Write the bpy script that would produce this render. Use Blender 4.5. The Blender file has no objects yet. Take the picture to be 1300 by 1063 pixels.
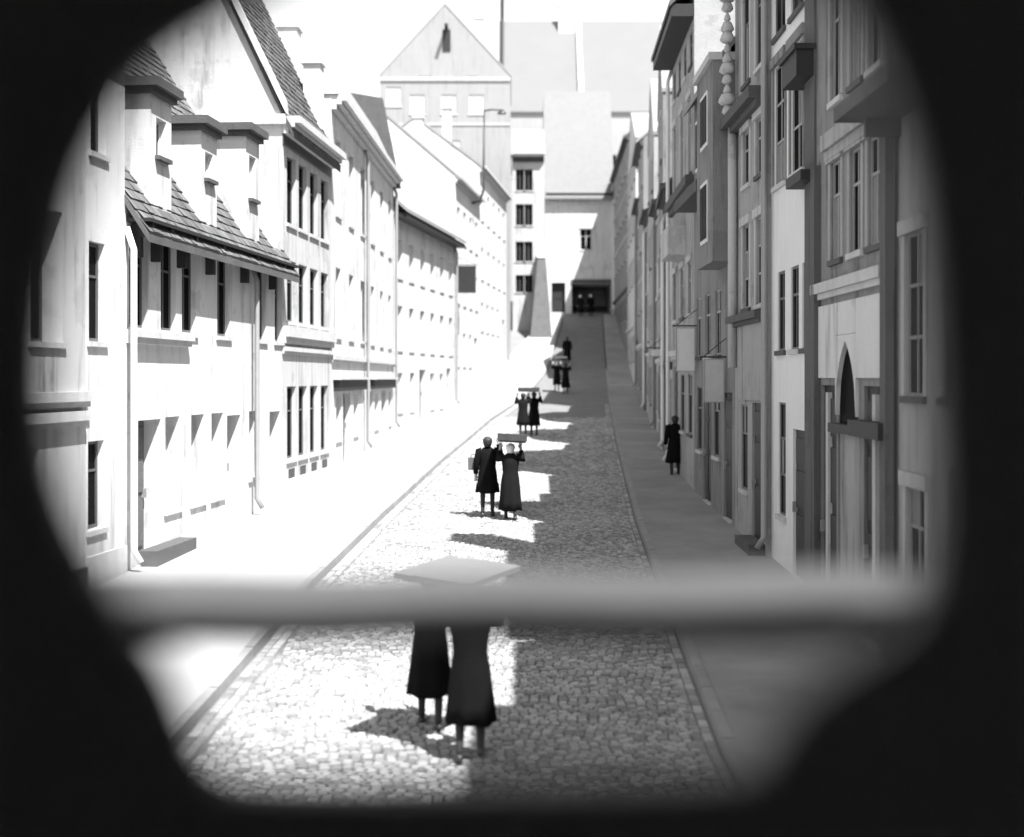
import bpy, bmesh, math, random
from mathutils import Vector
import numpy as np
random.seed(7)
R = math.radians
SC = bpy.context.scene
COL = SC.collection

# ------------------------------------------------------------------ camera
CZ = 3.5                      # eye height above the near roadway's datum
FPX = 1800.0                  # focal length in 1300-px-wide photo pixels
cam_d = bpy.data.cameras.new('camera')
cam = bpy.data.objects.new('camera', cam_d); COL.objects.link(cam)
cam.location = (0, 0, CZ); cam.rotation_euler = (R(90), 0, 0)
cam_d.sensor_width = 36; cam_d.lens = 36*FPX/1300
cam_d.shift_y = -(531.5-480)/1300
cam_d.clip_start = .05; cam_d.clip_end = 3000
cam_d.dof.use_dof = True; cam_d.dof.focus_distance = 24; cam_d.dof.aperture_fstop = .72
cam_d.dof.aperture_blades = 0
SC.camera = cam
# ------------------------------------------------------------------ sky, sun, exposure (black and white film: the sky is neutral)
EL, AZ = R(60), R(37)         # sun: high, from behind the camera on the right
SV = Vector((math.cos(EL)*math.sin(AZ), -math.cos(EL)*math.cos(AZ), math.sin(EL)))
world = bpy.data.worlds.new('World'); SC.world = world; world.use_nodes = True
wn = world.node_tree.nodes; wl = world.node_tree.links; wn.clear()
sky = wn.new('ShaderNodeTexSky'); sky.sky_type = 'NISHITA'; sky.sun_disc = False
sky.sun_elevation = EL; sky.sun_rotation = R(180)-AZ; sky.dust_density = .3
bw = wn.new('ShaderNodeRGBToBW'); bg = wn.new('ShaderNodeBackground'); wo = wn.new('ShaderNodeOutputWorld')
bg.inputs[1].default_value = .15
wl.new(sky.outputs[0], bw.inputs[0]); wl.new(bw.outputs[0], bg.inputs[0]); wl.new(bg.outputs[0], wo.inputs[0])
sd = bpy.data.lights.new('sun', 'SUN'); sd.energy = 5.0; sd.angle = R(.5); sd.color = (1, 1, 1)
sun = bpy.data.objects.new('sun', sd); COL.objects.link(sun)
sun.rotation_euler = SV.to_track_quat('Z', 'Y').to_euler(); sun.location = (20, -20, 40)
SC.view_settings.view_transform = 'Standard'; SC.view_settings.look = 'None'
SC.view_settings.gamma = 1; SC.view_settings.use_curve_mapping = False
SC.view_settings.exposure = 1.45
SC.render.engine = 'CYCLES'; SC.cycles.use_denoising = True; SC.cycles.max_bounces = 8; SC.cycles.diffuse_bounces = 5

# ------------------------------------------------------------------ materials (all neutral greys)
MATS = {}
def mat(name, v, var=.25, scale=1.5, rough=.85, bump=.3, fine=40, stain=0, island=0, spec=.3, broad=0):
    if name in MATS: return MATS[name]
    m = bpy.data.materials.new(name); m.use_nodes = True; MATS[name] = m
    nt = m.node_tree; n = nt.nodes; l = nt.links; b = n['Principled BSDF']
    b.inputs['Roughness'].default_value = rough; b.inputs['Specular IOR Level'].default_value = spec
    tc = n.new('ShaderNodeTexCoord')
    def noise(sc, det, vec=None):
        t = n.new('ShaderNodeTexNoise'); t.inputs['Scale'].default_value = sc; t.inputs['Detail'].default_value = det
        t.inputs['Roughness'].default_value = .65
        l.new(vec or tc.outputs['Object'], t.inputs['Vector']); return t.outputs['Fac']
    def mth(op, a, c):
        t = n.new('ShaderNodeMath'); t.operation = op
        for i, s in enumerate((a, c)):
            if isinstance(s, (int, float)): t.inputs[i].default_value = s
            else: l.new(s, t.inputs[i])
        return t.outputs[0]
    f = mth('SUBTRACT', noise(scale, 6), .5)
    f2 = mth('SUBTRACT', noise(fine, 3), .5)
    x = mth('ADD', mth('MULTIPLY', f, 2*var), mth('MULTIPLY', f2, .8*var))
    if stain:
        mp = n.new('ShaderNodeMapping'); mp.inputs['Scale'].default_value = (2.2, 2.2, .22); l.new(tc.outputs['Object'], mp.inputs['Vector'])
        s = mth('SUBTRACT', noise(1.6, 5, mp.outputs[0]), .52)
        x = mth('SUBTRACT', x, mth('MULTIPLY', mth('MAXIMUM', s, 0), stain*6))
    if stain >= .3:           # patches where the plaster has come away, with edges of their own
        pn = mth('SUBTRACT', noise(.75, 9), .57)
        pt = n.new('ShaderNodeMath'); pt.operation = 'MULTIPLY'; pt.use_clamp = True; l.new(pn, pt.inputs[0]); pt.inputs[1].default_value = 60
        x = mth('SUBTRACT', x, mth('MULTIPLY', pt.outputs[0], .16))
    if broad:
        x = mth('ADD', x, mth('MULTIPLY', mth('SUBTRACT', noise(.45, 5), .5), 2*broad))
    if island:
        g = n.new('ShaderNodeNewGeometry'); oi = n.new('ShaderNodeObjectInfo')
        rr = mth('FRACT', mth('ADD', g.outputs['Random Per Island'], oi.outputs['Random']), 0)
        x = mth('ADD', x, mth('MULTIPLY', mth('SUBTRACT', rr, .5), 2*island))
    val = mth('MULTIPLY', mth('MAXIMUM', mth('ADD', x, 1), .15), v)
    cm = n.new('ShaderNodeCombineColor')
    for i in range(3): l.new(val, cm.inputs[i])
    l.new(cm.outputs[0], b.inputs['Base Color'])
    if bump:
        bp = n.new('ShaderNodeBump'); bp.inputs['Strength'].default_value = bump; bp.inputs['Distance'].default_value = .02
        l.new(mth('ADD', noise(fine, 4), mth('MULTIPLY', noise(scale*4, 4), 1.0)), bp.inputs['Height'])
        l.new(bp.outputs[0], b.inputs['Normal'])
    return m
def plain(name, v, rough=.5, spec=.5, metal=0):
    m = mat(name, v, var=.12, scale=6, rough=rough, bump=.05, fine=60, spec=spec)
    m.node_tree.nodes['Principled BSDF'].inputs['Metallic'].default_value = metal
    return m
GLASS = plain('window glass', .01, .2, .05)
GLASS.node_tree.nodes['Principled BSDF'].inputs['IOR'].default_value = 1.05
CURTAIN = mat('net curtain behind glass', .22, .3, 6, .4, .2, 50, spec=.1)
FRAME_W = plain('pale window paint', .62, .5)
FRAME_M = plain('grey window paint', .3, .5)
FRAME_D = plain('dark window paint', .09, .5)
STONE = mat('sandstone trim', .5, .2, 3, .85, .4, 50, .15)
STONE_D = mat('dark stone', .09, .3, 3, .85, .5, 40, .15)
TILE_L = mat('pale worn roof tile', .26, .25, 2, .9, .4, 30, 0, .18)
TILE_M = mat('sooty roof tile', .13, .35, 1.4, .9, .5, 30, 0, .25, broad=.4)
TILE_D = mat('weathered roof tile', .1, .35, 2, .9, .5, 30, 0, .3)
ZINC = plain('zinc sheet', .3, .45, .5, .3)
WOOD_D = mat('dark stained wood', .025, .3, 8, .6, .3, 40)
WOOD_M = mat('weathered wood', .11, .35, 6, .75, .4, 40)
IRON = plain('black iron', .03, .5)
COAT = mat('dark wool coat', .006, .3, 8, .95, .4, 120, spec=.1)
COAT2 = mat('charcoal wool coat', .01, .3, 8, .95, .4, 120, spec=.1)
SKIN = plain('skin', .4, .6, .3)
STOCK = plain('dark stockings', .035, .8, .2)
SCARF = plain('pale headscarf', .7, .9, .1)
HAIR = plain('dark hair', .03, .6, .3)
LEATHER = plain('black shoe leather', .025, .4)
BOARD = mat('scrubbed pale board', .17, .15, 5, .7, .2, 60)
BOARD_D = mat('dark varnished board', .05, .3, 5, .5, .2, 60)
PAINT_S = plain('white sign paint', .72, .5)

# ------------------------------------------------------------------ mesh helpers
class MB:
    def __init__(s): s.v = []; s.f = []; s.mi = []
    def quad(s, a, b, c, d, m=0):
        i = len(s.v); s.v += [tuple(a), tuple(b), tuple(c), tuple(d)]; s.f.append((i, i+1, i+2, i+3)); s.mi.append(m)
    def poly(s, pts, m=0):
        i = len(s.v); s.v += [tuple(p) for p in pts]; s.f.append(tuple(range(i, i+len(pts)))); s.mi.append(m)
    def hexa(s, p, m=0):      # p: 4 bottom then 4 top, counter-clockwise from above
        i = len(s.v); s.v += [tuple(q) for q in p]
        for f in ((3, 2, 1, 0), (4, 5, 6, 7), (0, 1, 5, 4), (1, 2, 6, 5), (2, 3, 7, 6), (3, 0, 4, 7)):
            s.f.append(tuple(i+k for k in f)); s.mi.append(m)
    def box(s, x0, x1, y0, y1, z0, z1, m=0):
        s.hexa([(x0, y0, z0), (x1, y0, z0), (x1, y1, z0), (x0, y1, z0), (x0, y0, z1), (x1, y0, z1), (x1, y1, z1), (x0, y1, z1)], m)
    def tube(s, path, r, seg=10, cap=True, m=0):
        rs = r if isinstance(r, (list, tuple)) else [r]*len(path)
        P = [Vector(p) for p in path]; base = len(s.v); up = None
        for k, p in enumerate(P):
            t = (P[min(k+1, len(P)-1)]-P[max(k-1, 0)]).normalized()
            if up is None: up = Vector((0, 0, 1)) if abs(t.z) < .9 else Vector((1, 0, 0))
            a = t.cross(up).normalized(); b = a.cross(t).normalized(); up = b
            for j in range(seg):
                an = 2*math.pi*j/seg
                s.v.append(tuple(p+(a*math.cos(an)+b*math.sin(an))*rs[k]))
        for k in range(len(P)-1):
            for j in range(seg):
                j2 = (j+1) % seg
                s.f.append((base+k*seg+j, base+k*seg+j2, base+(k+1)*seg+j2, base+(k+1)*seg+j)); s.mi.append(m)
        if cap:
            s.f.append(tuple(base+j for j in reversed(range(seg)))); s.mi.append(m)
            s.f.append(tuple(base+(len(P)-1)*seg+j for j in range(seg))); s.mi.append(m)
    def loft(s, rings, cap=True, m=0):
        n = len(rings[0]); base = len(s.v)
        for r in rings: s.v += [tuple(p) for p in r]
        for k in range(len(rings)-1):
            for j in range(n):
                j2 = (j+1) % n
                s.f.append((base+k*n+j, base+k*n+j2, base+(k+1)*n+j2, base+(k+1)*n+j)); s.mi.append(m)
        if cap:
            s.f.append(tuple(base+j for j in reversed(range(n)))); s.mi.append(m)
            s.f.append(tuple(base+(len(rings)-1)*n+j for j in range(n))); s.mi.append(m)
    def build(s, name, mats, parent=None, smooth=False, fix=True, origin=None):
        o = origin if origin is not None else (parent_base(parent) if parent else (0, 0, 0))
        me = bpy.data.meshes.new(name)
        me.from_pydata([(v[0]-o[0], v[1]-o[1], v[2]-o[2]) for v in s.v], [], s.f)
        for m in (mats if isinstance(mats, (list, tuple)) else [mats]): me.materials.append(m)
        me.polygons.foreach_set('material_index', s.mi)
        if fix:
            bm = bmesh.new(); bm.from_mesh(me); bmesh.ops.recalc_face_normals(bm, faces=bm.faces[:]); bm.to_mesh(me); bm.free()
        if smooth: me.polygons.foreach_set('use_smooth', [True]*len(me.polygons))
        me.update()
        ob = bpy.data.objects.new(name, me); COL.objects.link(ob)
        if parent: ob.parent = parent
        elif origin is not None: ob.location = origin
        return ob
def parent_base(p):
    x = Vector((0, 0, 0))
    while p is not None: x += p.location; p = p.parent
    return tuple(x)
def tag(o, label=None, cat=None, group=None, kind=None):
    if label: o['label'] = label
    if cat: o['category'] = cat
    if group: o['group'] = group
    if kind: o['kind'] = kind
    return o
def thing(name, label, cat, loc, group=None):
    o = bpy.data.objects.new(name, None); COL.objects.link(o); o.location = loc
    return tag(o, label, cat, group)

# ------------------------------------------------------------------ the street in plan and profile
def poly_fn(pts):
    xs = [p[0] for p in pts]; ys = [p[1] for p in pts]
    return lambda y: float(np.interp(y, xs, ys))
GP = [(-60, .05), (0, .05), (12.6, .07), (20, .22), (30, .5), (40, .85), (52, 1.3), (64, 1.85), (78, 2.75), (92, 4.5), (104, 6.8), (113, 8.6), (140, 12), (200, 13), (900, 13)]
def _tan(i):
    if i == 0 or i == len(GP)-1: return 0
    return (GP[i+1][1]-GP[i-1][1])/(GP[i+1][0]-GP[i-1][0])
def gz(y):
    if y <= GP[0][0]: return GP[0][1]
    for i in range(len(GP)-1):
        a, b = GP[i], GP[i+1]
        if y <= b[0]:
            h = b[0]-a[0]; t = (y-a[0])/h
            return (2*t**3-3*t*t+1)*a[1]+(t**3-2*t*t+t)*h*_tan(i)+(-2*t**3+3*t*t)*b[1]+(t**3-t*t)*h*_tan(i+1)
    return GP[-1][1]
LX = poly_fn([(-20, -10.15), (0, -8.28), (25.5, -5.9), (36.5, -4.88), (54, -4.5), (67, -2.7), (90, -.3), (106, 2.5), (120, 4)])
RX = poly_fn([(-30, 4.4), (38.5, 4.43), (50, 5.3), (88, 7.5), (112, 8.1), (120, 8.3)])
KL = poly_fn([(-30, -3.4), (13, -3.1), (22, -3.05), (30, -2.75), (42.5, -2.1), (60, -.9), (88, 2.2), (114, 4.3)])
KR = poly_fn([(-30, 1.7), (12.8, 1.9), (23, 2.3), (30, 2.6), (47, 3.5), (84, 5.6), (114, 7.2)])

# ground sheet
mb = MB(); xs = [-900, -200, -60, -20, 0, 20, 60, 200, 900]; ys = list(range(-60, 205, 5))+[300, 500, 900]; ys = [-900, -300]+ys
for i in range(len(xs)-1):
    for j in range(len(ys)-1):
        p = [(xs[i], ys[j]), (xs[i+1], ys[j]), (xs[i+1], ys[j+1]), (xs[i], ys[j+1])]
        mb.quad(*[(x, y, gz(y)-.2) for x, y in p])
tag(mb.build('ground', mat('packed earth', .2, .3, .8), fix=False), kind='structure')
def strip(name, fa, fb, dz, y0, y1, m, n=1):
    b = MB(); y = y0
    while y < y1-.01:
        y2 = min(y+1, y1)
        for k in range(n):
            t0, t1 = k/n, (k+1)/n
            g = lambda yy, t: (fa(yy)*(1-t)+fb(yy)*t, yy, gz(yy)+dz)
            b.quad(g(y, t0), g(y, t1), g(y2, t1), g(y2, t0))
        y = y2
    return tag(b.build(name, m, fix=False), kind='structure')
road = strip('road', lambda y: KL(y)-.02, lambda y: KR(y)+.02, 0, -30, 114, mat('earth between the stones', .17, .4, 1.2, .95, .8, 18), 4)
pave_l = strip('pavement_left', lambda y: LX(y)-.6, lambda y: KL(y)-.1, .12, -30, 112, mat('left pavement', .36, .16, .9, .9, .25, 30), 3)
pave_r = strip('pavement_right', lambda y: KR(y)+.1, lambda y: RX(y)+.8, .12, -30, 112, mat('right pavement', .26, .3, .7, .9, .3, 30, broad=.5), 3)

# kerb stones, one by one
KERB = mat('granite kerb', .26, .2, 5, .8, .4, 60, 0, .1)
def kerb(par, fn, sgn):
    k = 0; y = 8.0
    src = None
    while y < 88:
        L = 1.0 if y < 60 else 2.0
        a = Vector((fn(y), y, gz(y))); b = Vector((fn(y+L), y+L, gz(y+L)))
        if src is None or L != src[1]:
            m_ = MB(); hw = .066
            m_.hexa([(-hw, .008, -.15), (hw, .008, -.15), (hw, L-.008, -.15), (-hw, L-.008, -.15),
                     (-hw+.012, .014, .128), (hw-.012, .014, .128), (hw-.012, L-.014, .128), (-hw+.012, L-.014, .128)])
            o = m_.build('kerb_stone', KERB, origin=(0, 0, 0)); src = (o, L)
        else:
            o = src[0].copy(); COL.objects.link(o)
        o.parent = par; d = b-a
        o.location = a+Vector((sgn*.075, 0, random.uniform(-.004, .004)))
        o.rotation_euler = (math.atan2(d.z, d.y), 0, -math.atan2(d.x, d.y))
        y += L
kerb(pave_l, KL, -1); kerb(pave_r, KR, 1)

# cobbles: the nearest rows one by one, the rest as one mass
COB = mat('granite setts', .31, .3, 9, .75, .5, 60, 0, .38, .4, .55)
def cobble_shape(mb_, c, sx, sy, h, rot, tilt):
    ca, sa = math.cos(rot), math.sin(rot)
    def T(x, y, z): return (c[0]+x*ca-y*sa, c[1]+x*sa+y*ca, c[2]+z+tilt[0]*x+tilt[1]*y)
    i = len(mb_.v); ins = .72
    for z, k in ((-.02, 1), (h*.6, .96), (h, ins)):
        for x, y in ((-1, -1), (1, -1), (1, 1), (-1, 1)):
            mb_.v.append(T(x*sx*k/2, y*sy*k/2, z))
    for a in (0, 4):
        for j in range(4):
            j2 = (j+1) % 4; mb_.f.append((i+a+j, i+a+j2, i+a+4+j2, i+a+4+j)); mb_.mi.append(0)
    mb_.f.append((i+8, i+9, i+10, i+11)); mb_.mi.append(0)
protos = []
for k in range(8):
    m_ = MB(); cobble_shape(m_, (0, 0, 0), random.uniform(.078, .105), random.uniform(.074, .09), random.uniform(.026, .04), 0, (random.uniform(-.06, .06), random.uniform(-.06, .06)))
    o = m_.build('cobblestone', COB, origin=(0, 0, 0)); protos.append(o)
mass = MB(); y = 9.0; cnt = 0; used = [False]*8
while y < 62:
    row = .095 if y < 40 else .15
    arch = lambda x: .02*math.sin(x*2.3+y*.6)
    x = KL(y)+.25+random.uniform(0, .06)
    xe = KR(y)-.25
    while x < xe:
        w = random.uniform(.085, .115) if y < 40 else random.uniform(.14, .19)
        cx = x+w/2; cy = y+arch(cx)+random.uniform(-.012, .012); z = gz(cy)+random.uniform(-.007, .011)+.012*math.sin(cx*1.7+.3*cy)*math.sin(cy*.55+1)
        if y >= 11.7 and cnt < 300:
            k = random.randrange(8)
            o = protos[k] if not used[k] else protos[k].copy()
            if used[k]: COL.objects.link(o)
            used[k] = True; cnt += 1
            o.parent = road; o.location = (cx, cy, z); o.rotation_euler = (0, 0, random.uniform(-.15, .15)+math.pi*random.randrange(2))
        else:
            cobble_shape(mass, (cx, cy, z), w*.9, row*.88, random.uniform(.028, .042), random.uniform(-.12, .12), (random.uniform(-.06, .06), random.uniform(-.06, .06)))
        x += w
    y += row
# gutter rows of long setts beside each kerb
for fn, s in ((KL, 1), (KR, -1)):
    y = 9.0
    while y < 70:
        L = random.uniform(.2, .3)
        for q in (.06, .165):
            cx = fn(y)+s*q
            cobble_shape(mass, (cx, y+L/2, gz(y)-.012+random.uniform(-.004, .004)), .1, L*.95, .035, math.atan2(fn(y)-fn(y+1), 1), (0, .0))
        y += L
tag(mass.build('cobble_paving', COB, road, fix=False), kind='stuff')

# ------------------------------------------------------------------ facades
class Fac:
    """a street front: u runs up the street from p0 to p1, w points out to the street, z in metres above the eye line"""
    def __init__(s, p0, p1, left):
        s.p0 = Vector(p0); s.p1 = Vector(p1); d = s.p1-s.p0; s.L = d.length; s.d = d/s.L
        s.n = Vector((s.d.y, -s.d.x)) if left else Vector((-s.d.y, s.d.x))
        s.left = left
    def P(s, u, w, z):
        q = s.p0+s.d*u+s.n*w
        return (q.x, q.y, CZ+z)
    def U(s, px):             # where the sight line of a photo column meets the front
        k = (px-650)/FPX
        return (k*s.p0.y-s.p0.x)/(s.d.x-k*s.d.y)
    def box(s, b, u0, u1, w0, w1, z0, z1, m=0):
        b.hexa([s.P(u0, w0, z0), s.P(u1, w0, z0), s.P(u1, w1, z0), s.P(u0, w1, z0), s.P(u0, w0, z1), s.P(u1, w0, z1), s.P(u1, w1, z1), s.P(u0, w1, z1)], m)

class House:
    def __init__(s, name, label, left, y0, y1, zt, m, depth=9, rise=4, roofm=None, cat='house', out=0, gap=.0, group=None, over=.3, ridge=None, gable=0, roof=True, xs=None):
        X = LX if left else RX
        sg = 1 if left else -1
        a, b = ((X(y0)+sg*out, y0+gap), (X(y1)+sg*out, y1-gap)) if xs is None else xs
        s.F = Fac(a, b, left); s.zt = zt; s.m = m; s.op = []; s.todo = []; s.depth = depth; s.rise = rise
        zb = gz((y0+y1)/2)
        s.root = thing(name, label, cat, (a[0], (a[1]+b[1])/2, gz((a[1]+b[1])/2)), group)
        s.zb = min(gz(a[1]), gz(b[1]))-CZ-.35
        s.roofm = roofm or TILE_D; s.over = over; s.gable = gable; s.doroof = roof
        s.g = lambda u: gz(s.F.P(u, 0, 0)[1])-CZ+.12
    def part(s, b, name, m, parent=None, **k): return b.build(name, m, parent or s.root, **k)
    # ---- openings
    def window(s, u, z0, z1, w, rec=None, fm=None, rows=2, cols=2, sill=True, trim=None, panes=True, pm=None):
        F = s.F; fm = fm or FRAME_W; t = .055 if F.left else .035; mw = .025 if F.left else .014
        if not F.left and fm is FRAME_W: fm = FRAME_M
        rec = (.16 if F.left else .025) if rec is None else (rec if F.left else min(rec, .025))
        s.op.append((u-w/2, u+w/2, z0, z1, rec+.06))
        b = MB(); u0, u1 = u-w/2, u+w/2
        F.box(b, u0, u0+t, -rec-.05, -rec, z0, z1); F.box(b, u1-t, u1, -rec-.05, -rec, z0, z1)
        F.box(b, u0+t, u1-t, -rec-.05, -rec, z0, z0+t); F.box(b, u0+t, u1-t, -rec-.05, -rec, z1-t, z1)
        for k in range(1, cols):
            c = u0+w*k/cols; F.box(b, c-mw, c+mw, -rec-.045, -rec-.003, z0+t, z1-t)
        zs = [z0+t, z1-t]
        if rows == 2: zs = [z0+t, z0+(z1-z0)*.66, z1-t]
        elif rows == 3: zs = [z0+t, z0+(z1-z0)*.36, z0+(z1-z0)*.68, z1-t]
        for zz in zs[1:-1]: F.box(b, u0+t, u1-t, -rec-.04, -rec-.006, zz-.02, zz+.02)
        o = s.part(b, 'window', fm)
        cs = [u0+t]+[u0+w*k/cols for k in range(1, cols)]+[u1-t]
        if panes:
            for i in range(cols):
                for j in range(len(zs)-1):
                    b = MB(); F.box(b, cs[i], cs[i+1], -rec-.032, -rec-.024, zs[j], zs[j+1]); s.part(b, 'pane', pm or (CURTAIN if not F.left and random.random() < .22 else GLASS), o)
        else:
            b = MB(); F.box(b, u0+t, u1-t, -rec-.032, -rec-.024, z0+t, z1-t); s.part(b, 'pane', pm or GLASS, o)
        if sill:
            b = MB(); F.box(b, u0-.08, u1+.08, -rec, .05, z0-.08, z0-.003); s.part(b, 'sill', STONE if F.left else (STONE_D if len(s.op) % 2 else STONE), o)
        if trim:
            b = MB(); q = .12
            F.box(b, u0-q, u0-.002, -.02, .022, z0, z1); F.box(b, u1+.002, u1+q, -.02, .022, z0, z1); F.box(b, u0-q-.03, u1+q+.03, -.02, .06, z1+.002, z1+q+.04)
            s.part(b, 'surround', trim, o)
        return o
    def row(s, n, z0, z1, w, ua=None, ub=None, **k):
        ua = 0 if ua is None else ua; ub = s.F.L if ub is None else ub
        for i in range(n): s.window(ua+(ub-ua)*(i+.5)/n, z0, z1, w, **k)
    def door(s, u, z1, w, rec=.22, m=None, glazed=False):
        F = s.F; rec = rec if F.left else min(rec, .05); z0 = s.g(u)+.02; s.op.append((u-w/2, u+w/2, s.zb+.01, z1, rec+.07)); u0, u1 = u-w/2, u+w/2
        b = MB(); F.box(b, u0, u1, -rec-.06, -rec, z0, z1)
        n = 2 if w > 1.1 else 1
        for k in range(n):
            a, c = u0+w*k/n+.1, u0+w*(k+1)/n-.1
            H = z1-z0
            for q0, q1 in ((.08, .42), (.47, .72), (.77, .94)):
                F.box(b, a, c, -rec, -rec+.025, z0+H*q0, z0+H*q1)
            F.box(b, u0+w*k/n+.01, u0+w*k/n+.05, -rec, -rec+.015, z0, z1)
        o = s.part(b, 'door', m or WOOD_D)
        b = MB(); F.box(b, u1-.12, u1-.08, -rec, -rec+.08, z0+1.0, z0+1.16); s.part(b, 'handle', ZINC, o)
        b = MB(); F.box(b, u0-.05, u1+.05, -rec-.08, .06, s.zb, z0-.004); s.part(b, 'doorstep', STONE, o)
        return o
    def band(s, z0, z1, out=.1, m=None, name='string_course', ua=None, ub=None, **k):
        b = MB(); ua = .01 if ua is None else ua; ub = s.F.L-.01 if ub is None else ub
        s.F.box(b, ua, ub, -.05, out, z0, z1); s.F.box(b, ua, ub, -.05, out*.55, z0-(z1-z0)*.6, z0-.001)
        return s.part(b, name, m or STONE)
    def cornice(s, out=.4, h=.3, m=None, dent=False):
        b = MB(); F = s.F; z = s.zt
        for i, (a, q0, q1) in enumerate(((out, .55, 1.0), (out*.7, .28, .548), (out*.35, -.1, .278))):
            F.box(b, .012, F.L-.012, -.05, a, z-h*(1-q0), z-h*(1-q1)-.002)
        o = s.part(b, 'cornice', m or STONE)
        return o
    def pipe(s, u, z1, m=None):
        b = MB(); F = s.F; zb_ = s.g(u)+.15
        b.tube([F.P(u, .02, z1), F.P(u, .14, z1-.35), F.P(u, .14, zb_+.2), F.P(u, .26, zb_)], .055, 8)
        return s.part(b, 'drainpipe', m or ZINC, smooth=True)
    def plinth(s, h=.6, m=None):
        b = MB(); F = s.F; cuts = sorted([(o[0], o[1]) for o in s.op if o[2] < s.g((o[0]+o[1])/2)+h])
        u = .015
        for a, c in cuts+[(F.L-.015, F.L)]:
            if a-u > .05: F.box(b, u, a-.004, -.05, .05, s.zb, s.g((u+a)/2)+h)
            u = c+.004
        if b.f: s.part(b, 'plinth', m or STONE_D)
    def finish(s):
        F = s.F; b = MB(); zt, zb, L = s.zt, s.zb, F.L
        us = sorted(set([0, L]+[max(0, min(L, x)) for o in s.op for x in o[:2]])); zs = sorted(set([zb, zt]+[min(zt, x) for o in s.op for x in o[2:4]]))
        inside = lambda u, z: any(o[0] < u < o[1] and o[2] < z < o[3] for o in s.op)
        for i in range(len(us)-1):
            j = 0
            while j < len(zs)-1:
                uc = (us[i]+us[i+1])/2
                if inside(uc, (zs[j]+zs[j+1])/2): j += 1; continue
                k = j
                while k+1 < len(zs)-1 and not inside(uc, (zs[k+1]+zs[k+2])/2): k += 1
                b.quad(F.P(us[i], 0, zs[j]), F.P(us[i+1], 0, zs[j]), F.P(us[i+1], 0, zs[k+1]), F.P(us[i], 0, zs[k+1])); j = k+1
        for u0, u1, z0, z1, r in s.op:
            b.quad(F.P(u0, 0, z0), F.P(u0, -r, z0), F.P(u0, -r, z1), F.P(u0, 0, z1)); b.quad(F.P(u1, -r, z0), F.P(u1, 0, z0), F.P(u1, 0, z1), F.P(u1, -r, z1))
            b.quad(F.P(u0, 0, z1), F.P(u0, -r, z1), F.P(u1, -r, z1), F.P(u1, 0, z1)); b.quad(F.P(u0, -r, z0), F.P(u0, 0, z0), F.P(u1, 0, z0), F.P(u1, -r, z0))
            b.quad(F.P(u0, -r, z0), F.P(u1, -r, z0), F.P(u1, -r, z1), F.P(u0, -r, z1))
        D, h = s.depth, s.rise
        if s.gable:
            b.poly([F.P(0, 0, zt), F.P(L, 0, zt), F.P(L/2, 0, zt+h)])
            for u in (0, L): b.quad(F.P(u, 0, zb), F.P(u, -D, zb), F.P(u, -D, zt), F.P(u, 0, zt))
            b.poly([F.P(0, -D, zb), F.P(L, -D, zb), F.P(L, -D, zt), F.P(L/2, -D, zt+h), F.P(0, -D, zt)])
        else:
            for u in (0, L): b.poly([F.P(u, 0, zb), F.P(u, -D, zb), F.P(u, -D, zt), F.P(u, -D/2, zt+h), F.P(u, 0, zt)])
            b.quad(F.P(0, -D, zb), F.P(L, -D, zb), F.P(L, -D, zt), F.P(0, -D, zt))
        s.part(b, 'wall', s.m)
        if s.doroof: s.roof()
        return s
    def roof(s):
        F, L, D, h, zt, ov = s.F, s.F.L, s.depth, s.rise, s.zt, s.over; b = MB(); t = .14; e = .04
        if s.gable:
            k = h/(L/2); dz = ov*k
            for (ua, za, ub, zb_) in ((-e, zt-e*k, L/2, zt+h), (L+e, zt-e*k, L/2, zt+h)):
                b.hexa([F.P(ua, .03, za+.01), F.P(ub, .03, zb_+.01), F.P(ub, -D, zb_+.01), F.P(ua, -D, za+.01)]+[F.P(ua, .03, za+t), F.P(ub, .03, zb_+t), F.P(ub, -D, zb_+t), F.P(ua, -D, za+t)])
        else:
            k = h/(D/2)
            for w0, sgn in ((ov, 1), (-D-ov, -1)):
                z0 = zt-ov*k+.03
                b.hexa([F.P(-e, w0, z0), F.P(L+e, w0, z0), F.P(L+e, -D/2, zt+h+.03), F.P(-e, -D/2, zt+h+.03),
                        F.P(-e, w0, z0+t), F.P(L+e, w0, z0+t), F.P(L+e, -D/2, zt+h+t+.03), F.P(-e, -D/2, zt+h+t+.03)])
        s.rf = s.part(b, 'roof', s.roofm)
        return s.rf
    def tiles(s, tw=.2, th=.19, m=None, w_from=None, w_to=None):
        """overlapping plain tiles on the street slope"""
        F, L, D, h = s.F, s.F.L, s.depth, s.rise; k = h/(D/2); b = MB(); ov = s.over
        sl = math.hypot(1, k); n = int((D/2+ov)*sl/th)
        for r in range(n):
            w0 = ov-r*th/sl; z0 = s.zt+(-w0)*k+.03+.145
            u = -.04+(r % 2)*tw/2
            while u < L:
                j = random.uniform(-.01, .012); w1 = w0-th*1.25/sl; z1 = z0+th*1.25/sl*k; q = .03+j
                i = len(b.v); a, c = u+.006, min(u+tw-.006, L+.03)
                b.v += [F.P(a, w0+q*.6, z0+q), F.P(c, w0+q*.6, z0+q+random.uniform(-.006, .006)), F.P(c, w1, z1+.004), F.P(a, w1, z1+.004), F.P(a, w0, z0), F.P(c, w0, z0)]
                b.f += [(i, i+1, i+2, i+3), (i, i+4, i+5, i+1)]; b.mi += [0, 0]
                u += tw
        tag(s.part(b, 'roof_tiles', m or s.roofm, s.rf, fix=False), kind='stuff')
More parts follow.
